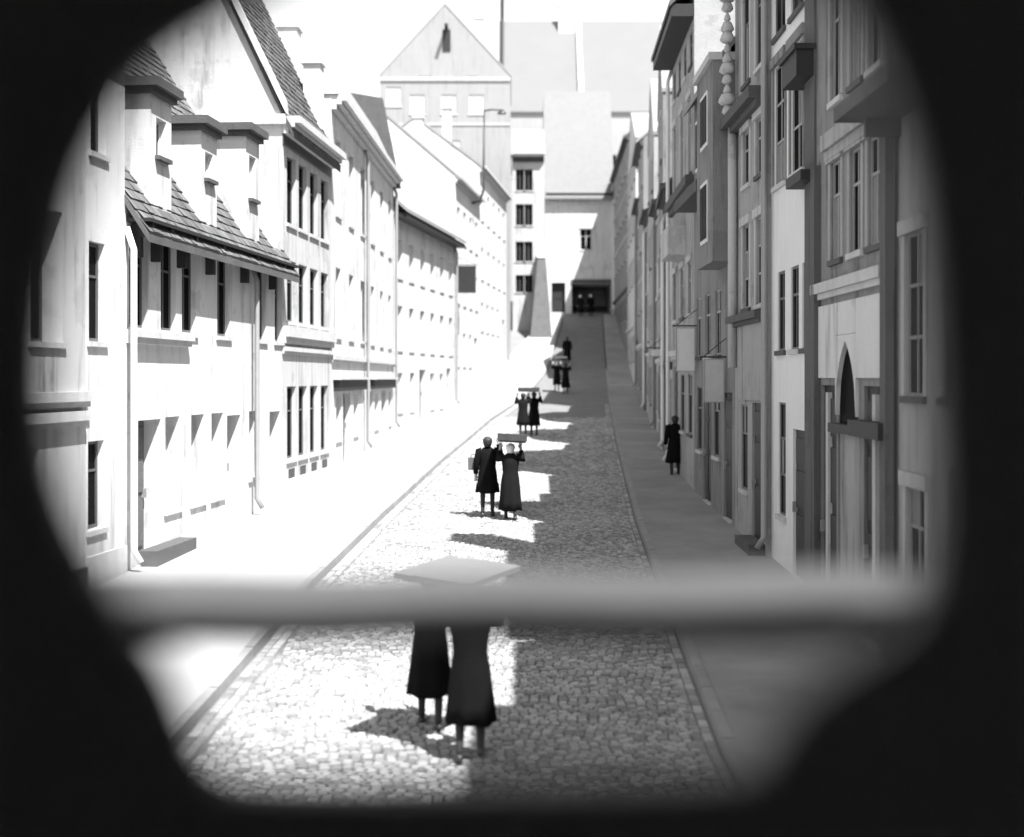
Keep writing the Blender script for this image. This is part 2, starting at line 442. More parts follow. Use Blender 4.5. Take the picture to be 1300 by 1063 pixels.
    def chimney(s, u, w, z0, z1, a=.6, c=.45, m=None):
        b = MB(); F = s.F
        F.box(b, u-a/2, u+a/2, w-c/2, w+c/2, z0, z1); F.box(b, u-a/2-.06, u+a/2+.06, w-c/2-.06, w+c/2+.06, z1+.002, z1+.14)
        for k in (-.25, .25): F.box(b, u+k*a-.07, u+k*a+.07, w-.07, w+.07, z1+.142, z1+.42)
        return s.part(b, 'chimney', m or STONE, getattr(s, 'rf', None))

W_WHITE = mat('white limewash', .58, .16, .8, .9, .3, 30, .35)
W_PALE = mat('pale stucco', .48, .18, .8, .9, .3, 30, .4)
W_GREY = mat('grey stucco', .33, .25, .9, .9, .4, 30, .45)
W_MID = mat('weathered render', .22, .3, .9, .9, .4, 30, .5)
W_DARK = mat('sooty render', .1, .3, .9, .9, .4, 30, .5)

# ======================================================= left row, near to far
h = House('house', 'plain pale house at the far left edge with double string course and one dark window', True, 7, 21.0, 6.5, W_PALE, rise=3.5)
F = h.F
h.window(F.U(60), .5, 2.35, 1.05, rec=.3, fm=FRAME_D); h.window(F.U(-10), .5, 2.35, 1.05, rec=.3, fm=FRAME_D); h.window(F.U(60)-8, .5, 2.35, 1.05, fm=FRAME_D)
h.window(F.U(60), 3.7, 5.4, 1.0, fm=FRAME_D); h.window(F.U(30), -2.2, -.95, .95, rec=.3, fm=FRAME_D)
h.band(-.34, -.2, .16, STONE); h.band(-.62, -.48, .14, STONE, ub=F.L-.1); h.cornice(); h.plinth(.5); h.finish()

h = House('house', 'very narrow white house between string-course house and dormer house, one window wide', True, 21.02, 22.6, 5.6, W_WHITE, rise=3.5)
F = h.F
h.window(F.U(123), .55, 2.05, .62, rec=.1, fm=FRAME_D, cols=1); h.window(F.U(122), -2.28, -.95, .62, rec=.1, fm=FRAME_D, cols=1); h.window(F.U(125), 3.4, 4.8, .6, rec=.12, fm=FRAME_D, cols=1)
h.plinth(.45, STONE); h.finish()

# house with wall dormers and a pent eave
h = House('house', 'white house with three tall wall dormers above a projecting pent eave', True, 22.62, 32.4, 2.75, W_WHITE, rise=6.9, over=.4, roofm=TILE_M, depth=9)
F = h.F; U = F.U
for px, w in ((176, .85), (214, .8), (240, .8), (284, .85), (332, .75), (354, .7)): h.window(U(px), .82, 2.4, w, rec=.1, fm=FRAME_D, rows=2)
h.door(U(190), -.7, 1.1, rec=.3, m=WOOD_M)
for px in (219, 251, 276): h.window(U(px), -2.3, -.68, .75, rec=.24, rows=2)
h.door(U(297), -.75, .95, rec=.3, m=WOOD_M); h.window(U(322), -2.1, -.7, .7, rec=.28); h.door(U(349), -.75, .9, rec=.28, m=WOOD_M)
b = MB(); F.box(b, U(160), U(237), -.02, .16, .66, .78); F.box(b, U(160), U(237), -.02, .1, .56, .658); h.part(b, 'balcony_ledge', STONE)
b = MB(); F.box(b, U(174), U(226), .02, .34, h.zb, h.g(1)+.24); h.part(b, 'front_step', STONE_D)
for px in (168, 193, 226, 262, 306, 342):          # brackets below the pent eave
    b = MB(); u = U(px); F.box(b, u-.07, u+.07, 0, .36, 2.28, 2.5); F.box(b, u-.07, u+.07, 0, .16, 1.95, 2.278); h.part(b, 'eave_bracket', WOOD_D)
b = MB(); F.box(b, .03, F.L-.03, -.02, .4, 2.502, 2.56); h.part(b, 'eave_soffit', WOOD_D)
h.pipe(U(318), 2.4); h.pipe(U(159), 2.4, PAINT_S)
h.finish(); h.tiles(.22, .22)
def dormer(h, u0, u1, z0, z1, back=1.9):
    F = h.F; b = MB(); wz0, wz1 = z0+.75, z1-.35; uu = (u0+u1)/2; ww = (u1-u0)*.5; rec = .12
    b.quad(F.P(u0, -back, z0-.6), F.P(u0, .05, z0-.6), F.P(u0, .05, z1), F.P(u0, -back, z1)); b.quad(F.P(u1, -back, z0-.6), F.P(u1, .05, z0-.6), F.P(u1, .05, z1), F.P(u1, -back, z1))
    b.quad(F.P(u0, -back, z1), F.P(u0, .05, z1), F.P(u1, .05, z1), F.P(u1, -back, z1))
    a, c = uu-ww/2, uu+ww/2
    for q in ((u0, a, z0-.6, z1), (c, u1, z0-.6, z1), (a, c, z0-.6, wz0), (a, c, wz1, z1)):
        b.quad(F.P(q[0], .05, q[2]), F.P(q[1], .05, q[2]), F.P(q[1], .05, q[3]), F.P(q[0], .05, q[3]))
    for q in (a, c): b.quad(F.P(q, .05, wz0), F.P(q, -.15, wz0), F.P(q, -.15, wz1), F.P(q, .05, wz1))
    for q in (wz0, wz1): b.quad(F.P(a, .05, q), F.P(c, .05, q), F.P(c, -.15, q), F.P(a, -.15, q))
    d = h.part(b, 'dormer', h.m)
    b = MB(); F.box(b, u0-.16, u1+.16, -back-.1, .22, z1+.11, z1+.26); F.box(b, u0-.08, u1+.08, -back, .13, z1+.002, z1+.108); h.part(b, 'dormer_cornice', STONE_D, d)
    b = MB(); t = .05
    F.box(b, a, a+t, -.12, -.06, wz0, wz1); F.box(b, c-t, c, -.12, -.06, wz0, wz1); F.box(b, a+t, c-t, -.12, -.06, wz1-t, wz1); F.box(b, a+t, c-t, -.12, -.06, wz0, wz0+t); F.box(b, uu-.02, uu+.02, -.12, -.06, wz0+t, wz1-t)
    h.part(b, 'window_frame', FRAME_W, d)
    b = MB(); F.box(b, a, c, -.1, -.09, wz0, wz1); h.part(b, 'pane', GLASS, d)
    b = MB(); F.box(b, a-.07, c+.07, -.06, .14, wz0-.07, wz0-.002); h.part(b, 'sill', STONE_D, d)
    return d
dormer(h, U(188), U(214), 3.0, 4.75); dormer(h, U(252), U(272), 3.0, 4.6); dormer(h, U(309), U(326), 3.0, 5.0, 2.6)
h.chimney(U(238), -1.8, 3.8, 5.6, .7, .6, STONE_D)
b = MB(); F.box(b, U(345)-.1, F.L-.05, -.6, .05, 2.8, 5.2); h.part(b, 'roof_box', W_WHITE)

# four-window house with tiled roof
h = House('house', 'three-storey house with four tall narrow windows per floor and steep tiled roof', True, 32.42, 38.0, 6.0, W_PALE, rise=9.5, depth=9, over=.25, roofm=TILE_D)
F = h.F; U = F.U
for px in (370, 384.5, 398.5, 412):
    h.window(U(px), 3.6, 5.2, .92, rec=.1, fm=FRAME_D); h.window(U(px), 1.32, 2.75, .92, rec=.1, fm=FRAME_D); h.window(U(px), -1.9, -.2, .92, rec=.1, fm=FRAME_D)
    b = MB(); F.box(b, U(px)-.3, U(px)+.3, .0, .012, -2.35, -2.13); h.part(b, 'cellar_vent', IRON)
h.band(.95, 1.2, .16); h.band(.62, .72, .09); h.plinth(.35, STONE)
b = MB(); F.box(b, .03, F.L-.03, 0, .02, 5.36, 5.62); h.part(b, 'cornice_shade', FRAME_D)  # dark strip standing in for the shade under the cornice
h.cornice(.42, .36); h.finish(); h.tiles(.2, .2)
b = MB(); F.box(b, -.12, .16, -4.4, .1, 5.8, 6.02)
kk = h.rise/(h.depth/2)
b.hexa([F.P(-.13, .12, 6.03), F.P(.14, .12, 6.03), F.P(.14, -4.5, 6+h.rise), F.P(-.13, -4.5, 6+h.rise), F.P(-.13, .12, 6.3), F.P(.06, .12, 6.3), F.P(.06, -4.5, 6.3+h.rise), F.P(-.13, -4.5, 6.3+h.rise)]); h.part(b, 'gable_coping', W_WHITE, h.rf)
b = MB(); b.tube([F.P(2.4, -2.6, 9.5), F.P(2.4, -2.6, 12.5)], .04, 6); h.part(b, 'roof_pole', IRON, h.rf)
h.chimney(F.L-.35, -.4, 6.2, 8.3, .5, .45, W_WHITE)

# long pale house with shop front and mansard roof
h = House('house', 'long white house with dark shop fascia and steep mansard roof, beside four-window house', True, 38.02, 53.9, 7.6, W_WHITE, roof=False, rise=.3, depth=10)
F = h.F; U = F.U
h.row(6, 4.5, 6.6, .95, rec=.16, fm=FRAME_W); h.row(6, 1.15, 3.05, .95, rec=.16)
for u, w in ((1.4, 1.0), (3.0, 1.5), (5.0, 1.0), (8.5, 1.4), (10.4, 1.2), (12.6, 1.5), (14.6, 1.0)):
    h.door(u, -.45, w, rec=.18, m=WOOD_M) if w > 1.3 else h.window(u, -1.7, -.5, w, rec=.16)
for a, c in ((.4, 6.6), (8.6, 15.2)):
    b = MB(); F.box(b, a, c, .0, .16, -.36, -.05); h.part(b, 'shop_fascia', WOOD_D)
    b = MB(); F.box(b, a-.1, c+.1, .0, .24, -.048, .02); h.part(b, 'fascia_moulding', STONE)
h.band(.5, .62, .1); h.cornice(.4, .35); h.pipe(F.L-.25, 7.3); h.pipe(6.9, 7.3)
h.finish()
b = MB()
b.hexa([F.P(-.05, .2, 7.61), F.P(F.L, .2, 7.61), F.P(F.L, -4, 7.61), F.P(-.05, -4, 7.61), F.P(1.2, -.6, 9.3), F.P(F.L, -.6, 9.3), F.P(F.L, -4, 9.8), F.P(2.2, -4, 9.8)])
h.rf = h.part(b, 'roof', TILE_L)
b = MB(); b.hexa([F.P(F.L-.25, .28, 7.2), F.P(F.L+.05, .28, 7.2), F.P(F.L+.05, -3.8, 7.2), F.P(F.L-.25, -3.8, 7.2), F.P(F.L-.25, -.4, 10.6), F.P(F.L+.05, -.4, 10.6), F.P(F.L+.05, -3.8, 11.2), F.P(F.L-.25, -3.8, 11.2)]); h.part(b, 'parapet', STONE_D, h.rf)
h.chimney(6, -2.2, 9.2, 10.8, .8, .6)

h = House('house', 'white house with deep dark overhanging eave, midway up the left row', True, 53.95, 67.0, 6.75, W_WHITE, rise=3.0, depth=7, over=.55, roofm=TILE_L)
F = h.F
h.row(6, 3.9, 5.4, .9, rec=.16); h.row(6, 1.1, 2.8, .9, rec=.16)
for u in (1.2, 3.4, 7.6, 9.8): h.window(u, -1.3, .2, .9)
h.door(5.5, .35, 1.3, m=WOOD_M); h.door(11.6, .45, 1.1)
b = MB(); F.box(b, .05, F.L-.05, -.02, .5, 6.12, 6.3); h.part(b, 'eave_soffit', WOOD_D); h.pipe(F.L-.2, 6.2)
h.finish(); h.chimney(9, -3.4, 8.8, 10.6); h.chimney(4, -3.4, 8.8, 10.3)

h = House('house', 'low white house just uphill of the house with the dark eave', True, 67.05, 76.0, 9.6, W_WHITE, rise=3, depth=7, over=.35, roofm=TILE_L)
h.row(4, 6.6, 8.2, .9, panes=False); h.row(4, 3.6, 5.3, .9, panes=False); h.row(3, .6, 2.2, .9, ua=0, ub=6.5, panes=False); h.door(7.6, 2.1, 1.2); h.cornice(.3); h.finish(); h.chimney(5, -2.6, 11, 13.2)
h = House('house', 'tall white house near the top of the left row, below the pale gable', True, 76.05, 89.5, 11.4, W_WHITE, rise=2.6, depth=7, over=.3, roofm=TILE_L)
h.row(5, 8.6, 10.2, .9, panes=False); h.row(5, 5.4, 7.1, .9, panes=False); h.row(4, 2.6, 4.1, .9, panes=False, ua=0, ub=10); h.door(11.8, 3.6, 1.3); h.cornice(.35); h.finish(); h.chimney(3, -2.2, 13, 15)

# ======================================================= head of the street
def front(name, label, x0, x1, y, zt, m, **k):           # a house that faces down the street to the camera
    return House(name, label, False, y, y, zt, m, xs=((x0, y), (x1, y)), **k)
class Front(House): pass
def facing(name, label, px0, px1, y, zt, m, **k):
    a = ((px1-650)/FPX*y, y); c = ((px0-650)/FPX*y, y)
    hh = House(name, label, True, y, y, zt, m, xs=((c[0], y), (a[0], y)), **k)
    return hh
h = facing('house', 'tall pale house whose big gable rises above the left row', 482, 648, 92, 19.6, mat('pale gable render', .29, .12, .6, .9, .3, 30, .2), rise=4.6, depth=10, gable=1, roofm=TILE_L)
F = h.F; L = F.L
for px, y0, y1 in ((542, 178, 205), (500, 110, 135), (575, 178, 205), (540, 82, 98), (600, 82, 98), (605, 120, 145), (570, 120, 145), (530, 120, 145)):
    u = F.U(px); h.window(u, (480-y1)/FPX*92, (480-y0)/FPX*92, .95, rec=.06, fm=FRAME_W, panes=False, rows=1, pm=FRAME_W)
h.band(19.3, 19.45, .1); h.band(16.4, 16.5, .06)
b = MB(); u = F.U(567); F.box(b, u-.25, u+.25, -.05, .06, 21.2, 22.6); F.box(b, u-.1, u+.1, 0, .9, 22.62, 22.8); h.part(b, 'hoist_beam', WOOD_D)
h.finish(); h.chimney(L*.75, -3, 21, 24)
h = facing('house', 'narrow grey house with dark cornice beside the gate building', 651, 691, 106, 16.7, W_PALE, rise=2.4, depth=8, roofm=TILE_L)
F = h.F
for z0, z1 in ((14.0, 15.6), (11.4, 13.0), (8.7, 10.2), (6.4, 7.7)):
    for px in (660, 671): h.window(F.U(px), z0, z1, .62, rec=.15, fm=FRAME_D, panes=False, rows=1)
h.cornice(.45, .5, STONE_D); h.finish()
h = facing('gate_building', 'white gate building with dark eave and passage closing the head of the street', 692, 779, 113, 15.1, W_WHITE, rise=8.5, depth=9, over=.5, roofm=mat('pale slates', .212, .12, 2, .9, .3, 30, 0, .1), cat='building')
F = h.F
h.window(F.U(744), 10.2, 11.9, .95, rec=.2, panes=False, rows=2, trim=STONE)
h.op.append((F.U(726), F.U(777), h.zb+.01, 7.5, 8.5))           # the dark passage
h.door(F.U(709), 7.6, 1.1, rec=.35)
b = MB(); F.box(b, .05, F.L-.05, -.02, .42, 14.45, 14.7); h.part(b, 'eave_soffit', WOOD_D)
for k in range(9):
    b = MB(); u = .3+k*.62; F.box(b, u-.06, u+.06, 0, .36, 14.2, 14.448); h.part(b, 'rafter_end', WOOD_D)
b = MB(); F.box(b, F.U(725), F.U(778), -.3, .12, 7.52, 7.85); h.part(b, 'lintel', STONE_D)
h.finish()
h = facing('great_house', 'huge pale roofed building looming over the gate building', 634, 852, 127, 24, mat('great wall render', .34, .1, .5, .9, .2, 20, .1), rise=9.3, depth=12, over=.2, roofm=mat('great pale roof', .172, .07, .6, .9, .3, 25, 0), cat='building')
F = h.F; h.row(7, 18, 20, 1.2, panes=False, rows=1); h.finish(); h.chimney(F.U(722), -5.6, 32, 34.6, 1.5, .9, W_WHITE)
b = MB()
b.hexa([F.P(F.U(735), .1, 24), F.P(F.U(735)+.45, .1, 24), F.P(F.U(735)+.45, -6, 33.3), F.P(F.U(735), -6, 33.3), F.P(F.U(735), .1, 24.6), F.P(F.U(735)+.45, .1, 24.6), F.P(F.U(735)+.45, -6, 33.9), F.P(F.U(735), -6, 33.9)]); h.part(b, 'roof_parapet', W_PALE, h.rf)
b = MB(); b.tube([F.P(F.U(637), .25, 18), F.P(F.U(637), .25, 24), F.P(F.U(637), -6, 33.6), F.P(F.U(637), -6, 36)], .2, 6); h.part(b, 'drainpipe', IRON)
# leaning buttress beside the gate
t = thing('buttress', 'dark sloping stone buttress at the corner left of the gate building', 'buttress', (2.2, 101.5, gz(101.5)))
b = MB(); b.hexa([(1.25, 101, gz(101)-.4), (2.9, 101, gz(101)-.4), (2.9, 105.9, gz(105)-.4), (1.25, 105.9, gz(105)-.4), (1.9, 105.0, 12.4), (2.5, 105.0, 12.4), (2.5, 105.9, 12.4), (1.9, 105.9, 12.4)]); b.build('masonry', STONE_D, t)
b = MB(); b.hexa([(1.85, 104.9, 12.41), (2.55, 104.9, 12.41), (2.55, 105.95, 12.41), (1.85, 105.95, 12.41), (1.85, 105.5, 12.8), (2.55, 105.5, 12.8), (2.55, 105.9, 12.9), (1.85, 105.9, 12.9)]); b.build('coping', STONE, t)

# ======================================================= right row, near to far (in shade)
h = House('house', 'unseen grey house behind the camera on the right, raised to shade the plank', False, -16, 1.9, 15, W_MID, rise=4)  # out of view, made tall so its shadow covers the plank ledge
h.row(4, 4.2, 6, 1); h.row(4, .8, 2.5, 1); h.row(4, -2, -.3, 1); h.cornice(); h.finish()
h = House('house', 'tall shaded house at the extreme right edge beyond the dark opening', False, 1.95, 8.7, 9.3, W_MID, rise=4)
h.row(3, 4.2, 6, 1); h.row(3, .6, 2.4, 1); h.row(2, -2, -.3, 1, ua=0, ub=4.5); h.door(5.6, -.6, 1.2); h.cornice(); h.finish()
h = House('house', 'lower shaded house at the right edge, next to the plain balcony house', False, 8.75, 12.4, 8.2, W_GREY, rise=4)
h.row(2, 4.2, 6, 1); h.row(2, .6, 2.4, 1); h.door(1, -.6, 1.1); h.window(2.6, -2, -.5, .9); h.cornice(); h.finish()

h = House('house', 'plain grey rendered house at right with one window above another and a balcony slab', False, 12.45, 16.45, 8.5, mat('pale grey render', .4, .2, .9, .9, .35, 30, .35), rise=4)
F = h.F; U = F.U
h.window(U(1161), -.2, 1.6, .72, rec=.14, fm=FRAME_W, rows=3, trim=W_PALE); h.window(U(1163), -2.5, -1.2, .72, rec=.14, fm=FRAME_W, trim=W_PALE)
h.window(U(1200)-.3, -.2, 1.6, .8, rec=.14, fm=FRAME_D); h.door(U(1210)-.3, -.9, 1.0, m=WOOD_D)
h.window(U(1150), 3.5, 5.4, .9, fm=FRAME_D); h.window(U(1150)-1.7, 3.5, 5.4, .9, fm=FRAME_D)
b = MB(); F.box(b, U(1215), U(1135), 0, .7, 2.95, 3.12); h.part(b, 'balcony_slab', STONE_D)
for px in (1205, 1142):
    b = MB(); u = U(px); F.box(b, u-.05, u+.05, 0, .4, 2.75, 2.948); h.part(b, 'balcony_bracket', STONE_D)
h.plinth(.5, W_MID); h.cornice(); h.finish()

# house with pointed-arch portal
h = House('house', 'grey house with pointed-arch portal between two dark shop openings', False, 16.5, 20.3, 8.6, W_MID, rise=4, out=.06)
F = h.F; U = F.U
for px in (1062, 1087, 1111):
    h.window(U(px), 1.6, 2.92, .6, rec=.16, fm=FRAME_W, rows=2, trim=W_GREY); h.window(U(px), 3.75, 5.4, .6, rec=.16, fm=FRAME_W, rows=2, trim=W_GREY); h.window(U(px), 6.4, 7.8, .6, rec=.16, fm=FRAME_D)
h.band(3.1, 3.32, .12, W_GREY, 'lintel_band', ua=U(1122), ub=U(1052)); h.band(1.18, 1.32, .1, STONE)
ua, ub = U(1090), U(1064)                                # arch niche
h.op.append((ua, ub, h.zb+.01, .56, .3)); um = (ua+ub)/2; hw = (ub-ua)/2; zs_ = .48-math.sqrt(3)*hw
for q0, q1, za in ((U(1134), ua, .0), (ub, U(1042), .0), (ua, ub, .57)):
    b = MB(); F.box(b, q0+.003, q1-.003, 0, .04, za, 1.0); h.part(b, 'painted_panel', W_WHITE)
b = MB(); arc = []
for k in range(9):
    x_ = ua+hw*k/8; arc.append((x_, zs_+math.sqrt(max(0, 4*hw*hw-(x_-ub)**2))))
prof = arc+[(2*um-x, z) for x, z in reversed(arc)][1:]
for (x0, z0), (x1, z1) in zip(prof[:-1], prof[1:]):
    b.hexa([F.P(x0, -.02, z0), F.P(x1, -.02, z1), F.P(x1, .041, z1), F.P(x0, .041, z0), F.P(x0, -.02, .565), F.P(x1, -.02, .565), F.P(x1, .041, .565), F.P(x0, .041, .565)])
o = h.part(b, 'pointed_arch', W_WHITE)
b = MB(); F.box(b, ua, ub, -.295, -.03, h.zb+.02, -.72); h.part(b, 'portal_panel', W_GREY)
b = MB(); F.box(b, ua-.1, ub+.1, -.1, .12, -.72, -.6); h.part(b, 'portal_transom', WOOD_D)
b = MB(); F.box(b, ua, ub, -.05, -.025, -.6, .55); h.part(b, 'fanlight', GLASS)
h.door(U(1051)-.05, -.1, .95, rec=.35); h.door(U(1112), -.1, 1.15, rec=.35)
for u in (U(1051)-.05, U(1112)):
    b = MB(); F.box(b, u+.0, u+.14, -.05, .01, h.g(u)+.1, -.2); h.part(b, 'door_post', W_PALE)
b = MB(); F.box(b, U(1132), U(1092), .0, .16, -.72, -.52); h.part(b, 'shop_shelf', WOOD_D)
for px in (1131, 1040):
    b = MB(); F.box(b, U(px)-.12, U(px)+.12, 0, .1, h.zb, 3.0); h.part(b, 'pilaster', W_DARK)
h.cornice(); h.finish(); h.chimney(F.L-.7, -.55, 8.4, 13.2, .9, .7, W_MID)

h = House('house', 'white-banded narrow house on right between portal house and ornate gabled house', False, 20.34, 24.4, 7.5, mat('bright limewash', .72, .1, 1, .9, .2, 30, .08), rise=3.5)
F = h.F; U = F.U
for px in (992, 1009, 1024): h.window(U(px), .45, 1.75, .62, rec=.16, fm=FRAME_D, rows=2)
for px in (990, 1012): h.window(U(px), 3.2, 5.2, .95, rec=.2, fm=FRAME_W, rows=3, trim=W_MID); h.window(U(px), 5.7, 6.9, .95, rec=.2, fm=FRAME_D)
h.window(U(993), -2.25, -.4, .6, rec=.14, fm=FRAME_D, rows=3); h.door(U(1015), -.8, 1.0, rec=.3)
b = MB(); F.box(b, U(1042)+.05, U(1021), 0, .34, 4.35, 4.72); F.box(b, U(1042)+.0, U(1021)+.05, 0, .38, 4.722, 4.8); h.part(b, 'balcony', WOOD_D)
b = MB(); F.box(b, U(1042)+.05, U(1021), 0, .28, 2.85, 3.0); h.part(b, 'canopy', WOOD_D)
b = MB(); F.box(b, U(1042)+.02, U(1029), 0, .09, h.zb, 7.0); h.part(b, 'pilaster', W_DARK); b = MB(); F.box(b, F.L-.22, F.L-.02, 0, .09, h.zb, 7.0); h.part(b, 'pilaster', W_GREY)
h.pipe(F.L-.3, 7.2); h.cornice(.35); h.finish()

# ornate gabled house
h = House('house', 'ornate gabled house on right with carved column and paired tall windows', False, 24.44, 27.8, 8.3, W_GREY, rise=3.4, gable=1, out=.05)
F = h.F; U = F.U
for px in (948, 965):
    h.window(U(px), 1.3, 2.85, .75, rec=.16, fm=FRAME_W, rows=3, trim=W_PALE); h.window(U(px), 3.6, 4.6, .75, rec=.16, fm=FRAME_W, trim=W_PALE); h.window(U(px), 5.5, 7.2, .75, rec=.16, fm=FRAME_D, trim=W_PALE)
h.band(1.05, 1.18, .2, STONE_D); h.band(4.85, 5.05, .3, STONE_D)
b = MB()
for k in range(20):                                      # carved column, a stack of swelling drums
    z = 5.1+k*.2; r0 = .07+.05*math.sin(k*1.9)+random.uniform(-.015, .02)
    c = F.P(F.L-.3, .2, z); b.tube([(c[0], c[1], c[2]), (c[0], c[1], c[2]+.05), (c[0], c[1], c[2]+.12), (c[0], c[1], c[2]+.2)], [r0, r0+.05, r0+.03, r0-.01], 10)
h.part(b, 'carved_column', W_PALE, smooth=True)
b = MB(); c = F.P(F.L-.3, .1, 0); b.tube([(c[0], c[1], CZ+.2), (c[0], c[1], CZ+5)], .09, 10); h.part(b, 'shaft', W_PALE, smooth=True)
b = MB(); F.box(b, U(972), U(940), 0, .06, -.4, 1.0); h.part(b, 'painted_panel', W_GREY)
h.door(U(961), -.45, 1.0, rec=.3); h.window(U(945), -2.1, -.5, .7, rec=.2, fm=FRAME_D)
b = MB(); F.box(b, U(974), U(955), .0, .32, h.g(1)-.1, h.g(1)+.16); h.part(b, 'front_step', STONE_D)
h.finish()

# house with jettied upper floors
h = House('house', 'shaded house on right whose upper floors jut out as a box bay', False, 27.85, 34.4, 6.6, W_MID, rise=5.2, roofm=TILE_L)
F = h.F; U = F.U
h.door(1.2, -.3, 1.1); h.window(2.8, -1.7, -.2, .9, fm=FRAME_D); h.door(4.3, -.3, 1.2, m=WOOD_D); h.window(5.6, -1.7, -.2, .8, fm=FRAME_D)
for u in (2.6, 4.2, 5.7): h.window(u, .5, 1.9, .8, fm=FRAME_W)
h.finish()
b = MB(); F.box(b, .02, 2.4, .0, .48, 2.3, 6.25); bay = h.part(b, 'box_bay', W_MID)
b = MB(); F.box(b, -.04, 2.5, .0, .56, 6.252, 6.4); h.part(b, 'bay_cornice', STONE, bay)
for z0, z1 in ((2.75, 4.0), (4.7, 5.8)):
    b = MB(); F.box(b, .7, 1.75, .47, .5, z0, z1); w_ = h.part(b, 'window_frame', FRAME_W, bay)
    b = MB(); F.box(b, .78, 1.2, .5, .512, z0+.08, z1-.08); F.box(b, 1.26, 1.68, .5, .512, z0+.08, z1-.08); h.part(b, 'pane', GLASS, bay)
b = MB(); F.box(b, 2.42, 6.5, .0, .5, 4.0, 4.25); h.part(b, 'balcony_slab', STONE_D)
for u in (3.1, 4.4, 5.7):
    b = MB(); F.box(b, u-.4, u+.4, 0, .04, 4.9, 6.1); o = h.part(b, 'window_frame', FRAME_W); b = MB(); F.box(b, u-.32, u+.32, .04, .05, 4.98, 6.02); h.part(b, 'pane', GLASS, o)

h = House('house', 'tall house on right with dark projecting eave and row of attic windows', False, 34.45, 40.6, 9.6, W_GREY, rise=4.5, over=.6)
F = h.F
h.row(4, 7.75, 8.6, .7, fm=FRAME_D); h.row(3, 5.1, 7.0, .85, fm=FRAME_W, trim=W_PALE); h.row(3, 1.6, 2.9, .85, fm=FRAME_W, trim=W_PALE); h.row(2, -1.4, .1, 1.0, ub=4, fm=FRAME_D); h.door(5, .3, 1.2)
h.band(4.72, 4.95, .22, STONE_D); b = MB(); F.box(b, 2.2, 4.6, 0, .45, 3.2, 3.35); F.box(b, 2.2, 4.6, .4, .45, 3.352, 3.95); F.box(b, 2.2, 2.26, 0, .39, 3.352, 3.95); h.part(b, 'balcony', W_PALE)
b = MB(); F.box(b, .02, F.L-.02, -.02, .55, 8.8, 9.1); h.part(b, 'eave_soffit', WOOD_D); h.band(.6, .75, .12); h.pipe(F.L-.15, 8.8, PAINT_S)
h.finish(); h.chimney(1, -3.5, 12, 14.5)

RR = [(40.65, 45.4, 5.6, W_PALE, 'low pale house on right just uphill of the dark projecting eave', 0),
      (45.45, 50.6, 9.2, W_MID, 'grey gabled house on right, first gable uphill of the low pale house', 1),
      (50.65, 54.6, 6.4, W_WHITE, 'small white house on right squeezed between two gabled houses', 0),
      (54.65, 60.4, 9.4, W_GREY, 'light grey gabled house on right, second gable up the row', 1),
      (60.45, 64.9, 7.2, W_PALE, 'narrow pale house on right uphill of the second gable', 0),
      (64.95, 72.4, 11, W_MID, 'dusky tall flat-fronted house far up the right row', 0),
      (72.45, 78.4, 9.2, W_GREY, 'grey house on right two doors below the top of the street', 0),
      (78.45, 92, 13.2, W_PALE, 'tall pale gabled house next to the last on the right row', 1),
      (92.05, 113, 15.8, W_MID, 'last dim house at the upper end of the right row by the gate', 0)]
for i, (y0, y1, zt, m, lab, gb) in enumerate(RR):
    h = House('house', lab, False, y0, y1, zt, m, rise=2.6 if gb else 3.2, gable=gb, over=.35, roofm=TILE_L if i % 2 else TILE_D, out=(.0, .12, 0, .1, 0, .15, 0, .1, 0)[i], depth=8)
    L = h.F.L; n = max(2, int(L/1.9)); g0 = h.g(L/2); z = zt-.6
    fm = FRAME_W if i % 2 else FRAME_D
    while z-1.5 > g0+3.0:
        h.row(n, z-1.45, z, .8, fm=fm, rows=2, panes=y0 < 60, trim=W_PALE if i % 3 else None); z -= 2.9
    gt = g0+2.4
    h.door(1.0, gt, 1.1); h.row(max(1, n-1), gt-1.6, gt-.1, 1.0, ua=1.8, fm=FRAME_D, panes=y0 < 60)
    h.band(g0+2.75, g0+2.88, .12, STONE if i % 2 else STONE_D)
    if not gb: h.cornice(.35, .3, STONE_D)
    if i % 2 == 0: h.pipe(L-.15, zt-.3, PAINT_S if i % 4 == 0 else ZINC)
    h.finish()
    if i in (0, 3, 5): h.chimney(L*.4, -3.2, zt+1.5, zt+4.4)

# ======================================================= signs, lamps and street things
def wall_sign(name, label, px, py0, py1, y, left, proj, m, cat='sign'):
    """a board on an iron arm standing out from a front"""
    X = LX(y) if left else RX(y); sg = 1 if left else -1
    z0 = CZ+(480-py1)/FPX*y; z1 = CZ+(480-py0)/FPX*y
    t = thing(name, label, cat, (X, y, z0))
    b = MB(); b.tube([(X, y, z1+.06), (X+sg*(proj+.1), y, z1+.06)], .02, 6); b.tube([(X, y, z1+.45), (X+sg*proj, y, z1+.08)], .012, 6); b.build('arm', IRON, t)
    xa, xb = sorted((X+sg*.06, X+sg*proj)); b = MB(); b.box(xa, xb, y-.03, y+.03, z0, z1); bd = b.build('board', m, t)
    b = MB(); f = .02
    for q in ((xa-f, xb+f, z0-f, z0), (xa-f, xb+f, z1, z1+f), (xa-f, xa, z0, z1), (xb, xb+f, z0, z1)): b.box(q[0], q[1], y-.04, y+.04, q[2], q[3])
    b.build('board_frame', W_GREY, t)
    return t
wall_sign('shop_sign', 'large white shop sign board hanging under the tall house with attic windows', 0, 417, 471, 34.0, False, .48, PAINT_S)
wall_sign('shop_sign', 'grey-white hanging sign board nearest the ornate gabled house', 0, 457, 510, 29.3, False, .45, mat('faded sign paint', .5, .2, 4))
